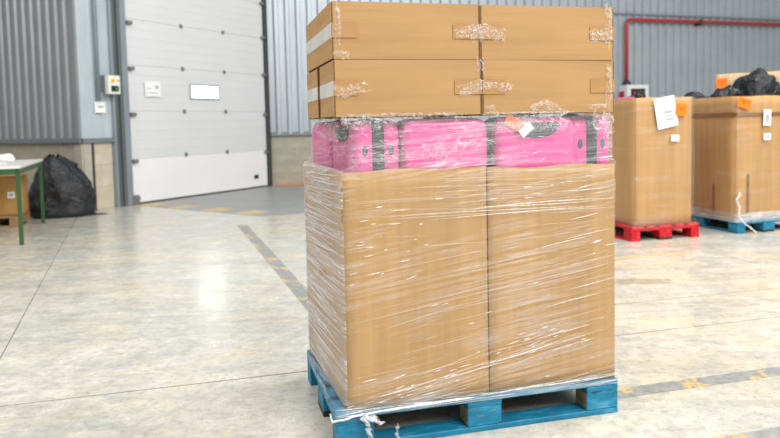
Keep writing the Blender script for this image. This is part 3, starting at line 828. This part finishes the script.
# ------------------------------------------------------------------ right: carton on red pallet
RO = (2.41, 6.92, 0); RA = radians(15.2)
def loc_in(O, A, x, y, z=0): return (O[0]+x*cos(A)-y*sin(A), O[1]+x*sin(A)+y*cos(A), z)
def short_pallet(name, label, O, A, paint, endm):
    # short side towards the camera: turn the long side away
    return pallet(name, label, loc_in(O, A, 0.8, 0), A+pi/2, paint, endm)
short_pallet('pallet', 'red wooden pallet under the tall carton on the right', RO, RA, M['red'], M['red'])
rc = carton('carton', 'tall cardboard carton with white sheet and orange sticker on the red pallet', loc_in(RO, RA, 0.06, 0.03, Z0), RA, 0.66, 0.95, 1.295, M['card_bg'], 0.765, 0.02, seed=9)
fr_ = thing('stretch_film', 'clear stretch film around the carton on the red pallet', 'stretch film', loc_in(RO, RA, 0, 0), RA)
film_shell('film_wrap', fr_, [(0.125, 0.0, 0.79, -0.006, 1.03), (0.16, 0.015, 0.775, -0.002, 1.02), (0.22, 0.035, 0.745, 0.003, 1.005), (0.9, 0.035, 0.75, 0.001, 1.005), (1.43, 0.04, 0.735, 0.012, 1.0)], [M['film_bg'], M['film_side']],
           lambda p: 0, n=160, amp=0.004, dz=0.02, seed=8)
def label_on(name, label, cat, O, A, x, y, z, w_, h_, mat, tilt=0, lines=(), ink=None, yaw=0, group=None):
    t_ = thing(name, label, cat, loc_in(O, A, x, y, z), A+yaw, group)
    o = bx('sheet', -w_/2, w_/2, -0.0006, 0.0006, -h_/2, h_/2, mat, t_); o.rotation_euler = (0, tilt, 0)
    for (x0, x1, z0, z1) in lines:
        p = bx('print', x0*w_, x1*w_, -0.0014, -0.0007, z0*h_, z1*h_, ink or M['ink'], o)
        p.location = ((x0+x1)/2*w_, -0.0010, (z0+z1)/2*h_)
    return t_
LN = [(-.3, .3, .2, .26), (-.3, .25, .05, .1), (-.3, .3, -.1, -.05)]
label_on('paper_sheet', 'large white paper sheet hanging on the red pallet carton', 'paper', RO, RA, 0.385, -0.012, 1.29, 0.24, 0.31, M['paper'], -0.18, [(-.1, .3, -.05, .05), (-.1, .3, -.16, -.1), (-.1, .3, -.28, -.2)])
label_on('sticker', 'orange sticker beside the white sheet on the red pallet carton', 'sticker', RO, RA, 0.56, -0.015, 1.315, 0.135, 0.12, M['orange'], 0.05, [(-.3, .3, .12, .2), (-.12, .12, -.12, .05)], M['orange_ink'])
label_on('label', 'small white label below the sheet on the red pallet carton', 'label', RO, RA, 0.49, -0.015, 1.03, 0.095, 0.065, M['paper'], 0.04, [(-.25, .3, -.1, .15)])
# things showing at its rim
pk = copy_tree(sc0); pk.location = loc_in(RO, RA, 0.20, 0.30, 1.457-0.55); pk.rotation_euler = (0, 0, RA+pi/2)
pk['label'] = 'pink suitcase top showing above the rim of the red pallet carton'; pk['group'] = 'pink suitcases in background'; del pk['group']
pk.location.z = Z0+0.765
pk.scale = (1, 1, 1)
def lump(name, label, cat, loc, rx, ry, rz_, mat, seed, amp=0.25, rot=0, n=20, fold=0.0, group=None, sub=None):
    m = MB(); nu, nv = n*2, n
    def g(a, b):
        th_, ph = 2*pi*a, pi*(b-0.5)
        d_ = Vector((cos(th_)*cos(ph), sin(th_)*cos(ph), sin(ph)))
        k = 1 + amp*noise.noise(d_*1.7+Vector((seed, 0, 0))) + 0.6*amp*abs(noise.noise(d_*4.5+Vector((0, seed, 0)))) + fold*abs(sin(5*th_+seed+2*ph))*cos(ph)
        return (d_.x*rx*k, d_.y*ry*k, max(0.0, rz_*(0.62+d_.z*k*0.9)))
    m.grid(nu, nv, g)
    o = obj(name, m.mesh(name, mat, True), None, loc, (0, 0, rot))
    return tag(o, label, cat, group)
lump('plastic_scrap', 'small black plastic scrap on the rim of the red pallet carton', 'plastic', loc_in(RO, RA, 0.16, 0.1, 1.43), 0.05, 0.04, 0.05, M['bag'], 2)
crumple('film_scrap', fr_, (0.45, 0.02, 1.435), 0.55, 0.03, 0.03, M['crinkle'], 71, 16)

# ------------------------------------------------------------------ far right: carton on blue pallet
BO = (3.64, 7.25, 0); BA = radians(15.2)
short_pallet('pallet', 'blue wooden pallet under the far right carton', BO, BA, M['blue'], M['blue'])
bc = carton('carton', 'wide cardboard carton with brown tape and orange sticker on the right blue pallet', loc_in(BO, BA, -0.01, 0.03, Z0), BA, 0.82, 1.15, 1.30, M['card_bg'], 1.10, 0.008, seed=13)
fb = thing('stretch_film', 'clear stretch film around the carton on the right blue pallet', 'stretch film', loc_in(BO, BA, 0, 0), BA)
film_shell('film_wrap', fb, [(0.12, -0.025, 0.83, -0.008, 1.22), (0.16, -0.025, 0.83, -0.006, 1.21), (0.22, -0.022, 0.822, 0.015, 1.195), (1.43, -0.022, 0.822, 0.012, 1.195)], [M['film_bg'], M['film_side']], lambda p: 1 if p[2] < 0.2 else 0, n=160, amp=0.004, dz=0.02, seed=18)
bx('tape_band', -0.006, 0.82, -0.017, -0.012, 1.090, 1.125, M['tape_dark'], bc)
bx('tape_band', -0.017, -0.012, -0.01, 1.15, 1.085, 1.13, M['tape_dark'], bc)
for (yy, z0, z1) in ((0.30, 0.02, 0.36),):
    bx('hand_slot', -0.0125, -0.006, yy, yy+.025, z0, z1, M['tape_dark'], bc)
bx('hand_slot', 0.14, 0.165, -0.0125, -0.006, 0.06, 0.48, M['tape_dark'], bc)
label_on('sticker', 'tilted orange sticker at the corner of the right blue pallet carton', 'sticker', BO, BA, 0.055, -0.012, 1.37, 0.165, 0.10, M['orange'], 0.27, [(-.35, .35, .15, .25), (-.15, .1, -.15, .08)], M['orange_ink'])
label_on('label', 'upright white label on the right blue pallet carton', 'label', BO, BA, 0.345, -0.012, 1.215, 0.095, 0.17, M['paper'], 0.02, [(-.25, .25, -.3, .2)])
label_on('label', 'small square white label on the right blue pallet carton', 'label', BO, BA, 0.345, -0.014, 1.015, 0.09, 0.07, M['paper'], 0.0, [(-.1, .3, -.2, .2)])
rope('film_tail', [(0.0, -0.03, 0.44), (-0.05, -0.03, 0.36), (-0.01, -0.03, 0.29), (-0.02, -0.03, 0.20), (0.02, -0.03, 0.14), (0.12, -0.05, 0.06), (0.18, -0.06, 0.012)], 0.013, M['wisp'], fb, 0.6, 3)
# black wrapped goods heaped in it
zb = Z0 + 1.10
for k, (x, y, rx, ry, h_, lb) in enumerate([(0.18, 0.86, 0.20, 0.2, 0.255, 'low black plastic bundle at the left rim of the right carton'),
                       (0.22, 0.42, 0.17, 0.16, 0.30, 'round black plastic bundle in the middle of the right carton'),
                       (0.60, 0.45, 0.19, 0.22, 0.50, 'tall shiny black plastic bundle heaped at the right of the carton')]):
    lump('plastic_bundle', lb, 'plastic bundle', loc_in(BO, BA, x, y, zb), rx, ry, h_/1.55, M['bag'], 4+k*3, 0.35, 0.3*k, 22, 0.10)
# carton behind, turned
KO = (4.37, 9.35, 0); KA = radians(-34)
short_pallet('pallet', 'pallet under the turned pale carton at the back right', (KO[0], KO[1], 0), KA, M['blue'], M['blue'])
kc = carton('carton', 'pale cardboard carton standing behind the black bundles at the back right', loc_in(KO, KA, 0.0, 0.02, Z0), KA, 0.80, 1.0, 1.655, M['card_pale'], 1.2, 0.006, seed=21)
label_on('sticker', 'orange sticker on the pale carton behind the black bundles', 'sticker', KO, KA, 0.08, 0.004, 1.67, 0.14, 0.15, M['orange'], -0.08, [(-.3, .3, .15, .25), (-.12, .12, -.15, .05)], M['orange_ink'])

# ------------------------------------------------------------------ back wall pipe and hose cabinet
WBO = (-2.49, 14.68); WA = radians(18)
def WBL(x, y, z): return (WBO[0]+x*cos(WA)-y*sin(WA), WBO[1]+x*sin(WA)+y*cos(WA), z)
pp = thing('fire_pipe', 'red fire water pipe running down and along the back wall', 'pipe', WBL(8.74, -0.16, 0), WA)
pts = [(0, 0, 2.06), (0, 0, 3.56)] + [(0.10*(1-cos(a)), 0, 3.56+0.10*sin(a)) for a in (0.4, 0.8, 1.2, pi/2)] + [(11, 0, 3.64)]
obj('pipe_run', MB().tube(pts, 0.044, 10).mesh('pipe_run', M['red_pipe'], True), pp)
obj('valve', MB().tube([(0, 0, 1.92), (0, 0, 1.98), (0, 0, 2.14), (0, 0, 2.18)], [0.05, 0.10, 0.10, 0.05], 12).mesh('valve', M['black'], True), pp)
obj('lower_pipe', MB().tube([(-0.12, 0, 0.0), (-0.12, 0, 1.9), (0, 0, 1.98)], 0.07, 10).mesh('lower_pipe', M['red_pipe'], True), pp)
for x in (2.2, 5.2, 8.2): bx('pipe_clamp', x-.03, x+.03, -0.07, 0.16, 3.57, 3.71, M['track'], pp)
hc = thing('hose_cabinet', 'white fire hose cabinet with glass front beside the red pipe', 'cabinet', WBL(8.52, -0.35, 0), WA)
bx('body', 0.10, 0.72, 0.02, 0.30, 1.35, 2.06, M['white'], hc, 0.01)
for (a, b, c_, e) in ((0.10, 0.72, 1.97, 2.06), (0.10, 0.72, 1.35, 1.46), (0.10, 0.20, 1.46, 1.97), (0.62, 0.72, 1.46, 1.97)):
    bx('front_frame', a, b, 0.0, 0.02, c_, e, M['white'], hc, 0.003)
bx('glass_front', 0.20, 0.62, 0.008, 0.018, 1.46, 1.97, M['screen'], hc)
bx('hose_reel', 0.29, 0.55, 0.002, 0.008, 1.55, 1.90, M['red_pipe'], hc)
bx('wall_bracket', 0.2, 0.6, 0.28, 0.36, 1.5, 1.8, M['white'], hc)

# ------------------------------------------------------------------ door surroundings
def DL(x, y, z): return (DP[0]+x*cos(TH)-y*sin(TH), DP[1]+x*sin(TH)+y*cos(TH), z)
cb = thing('control_box', 'cream door control box with yellow button on the brightly lit return wall', 'control box', DL(-0.36, -0.02, 1.80), TH)
bx('housing', -0.12, 0.10, -0.10, 0.0, 0.0, 0.29, M['cream'], cb, 0.015, 2)
bx('display', -0.08, 0.06, -0.106, -0.10, 0.04, 0.13, M['screen'], cb)
bx('indicator', 0.0, 0.03, -0.109, -0.106, 0.06, 0.10, M['green_led'], cb)
obj('button', MB().tube([(-0.05, -0.125, 0.21), (-0.05, -0.10, 0.21)], 0.026, 12).mesh('button', M['yellow_btn']), cb)
obj('button', MB().tube([(0.05, -0.12, 0.21), (0.05, -0.10, 0.21)], 0.014, 12).mesh('button', M['salmon']), cb)
cb.location = DL(-0.42, -0.12, 1.80)
bx('back_plate', -0.10, 0.08, 0.0, 0.12, 0.05, 0.30, M['track_light'], cb)
mb = MB().tube([(-0.19, 0.06, -0.10), (-0.19, 0.06, 4.0)], 0.03, 8); obj('conduit', mb.mesh('conduit', M['track_light'], True), cb)
label_on('notice', 'small white notice below the control box', 'notice', DP, TH, -0.57, -0.03, 1.60, 0.20, 0.17, M['paper'], 0, [(-.2, .3, -.05, .15)])
label_on('notice', 'white printed notice on the loading door', 'notice', DP, TH, 0.50, -0.032, 1.92, 0.34, 0.26, M['paper'], 0, [(.15, .35, .02, .22), (-.4, -.1, -.02, .04), (-.4, .3, -.3, -.24)])

# ------------------------------------------------------------------ left: table, bag, boxes
TN = Vector((-4.07, 7.60, 0)); TA = radians(110)       # table's long side runs away from the camera
tb = thing('table', 'work table with pale top and green metal frame at the left edge', 'table', TN, TA)
TL, TWd, TZ = 1.95, 1.1, 0.84
bx('table_top', -0.03, TL+.03, -0.03, TWd, TZ, TZ+0.03, M['tabletop'], tb, 0.004)
for (x0, x1, y0, y1) in ((0, TL, -0.02, 0.02), (0, TL, TWd-.06, TWd-.02), (-0.02, 0.02, 0.02, TWd-.06), (TL-.04, TL, 0.02, TWd-.06)):
    bx('apron_rail', x0, x1, y0, y1, TZ-.06, TZ, M['green'], tb)
for (x, y) in ((0, 0), (TL-.02, 0), (0, TWd-.04), (TL-.02, TWd-.04)):
    bx('leg', x-.02, x+.022, y-.021, y+.021, 0, TZ-.06, M['green'], tb, 0.003)
def TW(x, y, z): return (TN.x+x*cos(TA)-y*sin(TA), TN.y+x*sin(TA)+y*cos(TA), z)
for k, (x, y, lb, mt) in enumerate([(1.60, 0.36, 'crumpled white tissue nearest the right end of the table top', 'paper'), (1.60, 0.64, 'orange wrapper among the white tissues on the table', 'salmon'), (1.55, 0.92, 'white crumpled tissue left of the orange wrapper on the table', 'paper')]):
    lump('tissue', lb, 'tissue', TW(x, y, TZ+.03), 0.11, 0.08, 0.055, M[mt], 3+k, 0.5, 0.4*k, 12)
sh = tag(bx('paper_sheet', -0.3, 0.3, -0.2, 0.2, 0, 0.002, M['paper']), 'white paper sheet lying flat on the pale table top', 'paper')
sh.location = TW(0.75, 0.42, TZ+.031); sh.rotation_euler = (0, 0, TA+.15)
# carton on raw pallet under the table
WO = (-5.50, 8.85, 0)
pallet('pallet', 'raw wooden pallet under the table at the left edge', WO, radians(20), M['wood'], M['wood'], 0.69, 0.8)
uc = carton('carton', 'low cardboard box with two white labels under the table', loc_in(WO, radians(20), 0.02, 0.05, Z0), radians(20), 0.68, 0.6, 0.52, M['card_bg'], 0.48, 0.006, seed=30)
label_on('label', 'square white label on the box under the table', 'label', WO, radians(20), 0.58, 0.035, 0.42, 0.085, 0.085, M['paper'], 0, [(-.3, .3, -.2, .2)])
label_on('label', 'tall narrow white label on the box under the table', 'label', WO, radians(20), 0.37, 0.035, 0.46, 0.04, 0.24, M['paper'], 0.05)

# black refuse bag: full base, gathered neck, knotted ears
def refuse_bag(loc, rz):
    t_ = thing('refuse_bag', 'large full black plastic refuse bag against the block wall', 'bag', loc, rz)
    m = MB(); nu, nv = 64, 36
    pr = [(0, .86), (.04, 1.0), (.15, 1.03), (.35, .97), (.55, .84), (.72, .66), (.85, .46), (.94, .32), (1.0, .14)]
    def R(b):
        for (a0, r0), (a1, r1) in zip(pr, pr[1:]):
            if b <= a1: f = (b-a0)/(a1-a0); return r0+(r1-r0)*f
        return pr[-1][1]
    def g(a, b):
        th_ = 2*pi*a; r = R(b)
        f = 0.05*b*sin(7*th_+1)+0.035*b*sin(13*th_+b*6)
        p = Vector((cos(th_)*1.4, sin(th_)*1.4, b*2.6))
        f += 0.16*noise.noise(p) + 0.08*abs(noise.noise(p*2.6))
        r *= 1+f
        zz = 0.88*b
        sh_ = -0.10*b*b
        return (0.46*r*cos(th_)+sh_, 0.29*r*sin(th_), zz*(1+0.04*sin(3*th_)*b))
    m.grid(nu, nv, g)
    obj('sack', m.mesh('sack', M['bag'], True), t_)
    for s_, e in ((1, (0.20, 0.02, 0.72)), (-1, (-0.22, 0.0, 0.83))):
        P = [(-0.10, 0, 0.80), (-0.10+0.10*s_, 0.01, 0.81), (e[0]-0.04*s_, e[1], e[2]+.02), e]
        P = [(-0.08, 0, 0.78), ((-0.08+e[0])/2, 0.05, 0.80), (e[0], e[1]+.05, e[2])]
        obj('tied_ear', MB().tube(P, [0.06, 0.055, 0.07], 10, 0.6).mesh('tied_ear', M['bag'], True), t_)
    lp = MB().tube([(0.40, -0.05, 0.012), (0.52, -0.02, 0.012), (0.60, 0.0, 0.010)], [0.03, 0.025, 0.01], 8, 0.4)
    obj('loose_hem', lp.mesh('loose_hem', M['bag'], True), t_)
    return t_
refuse_bag((-4.78, 10.13, 0), radians(14))
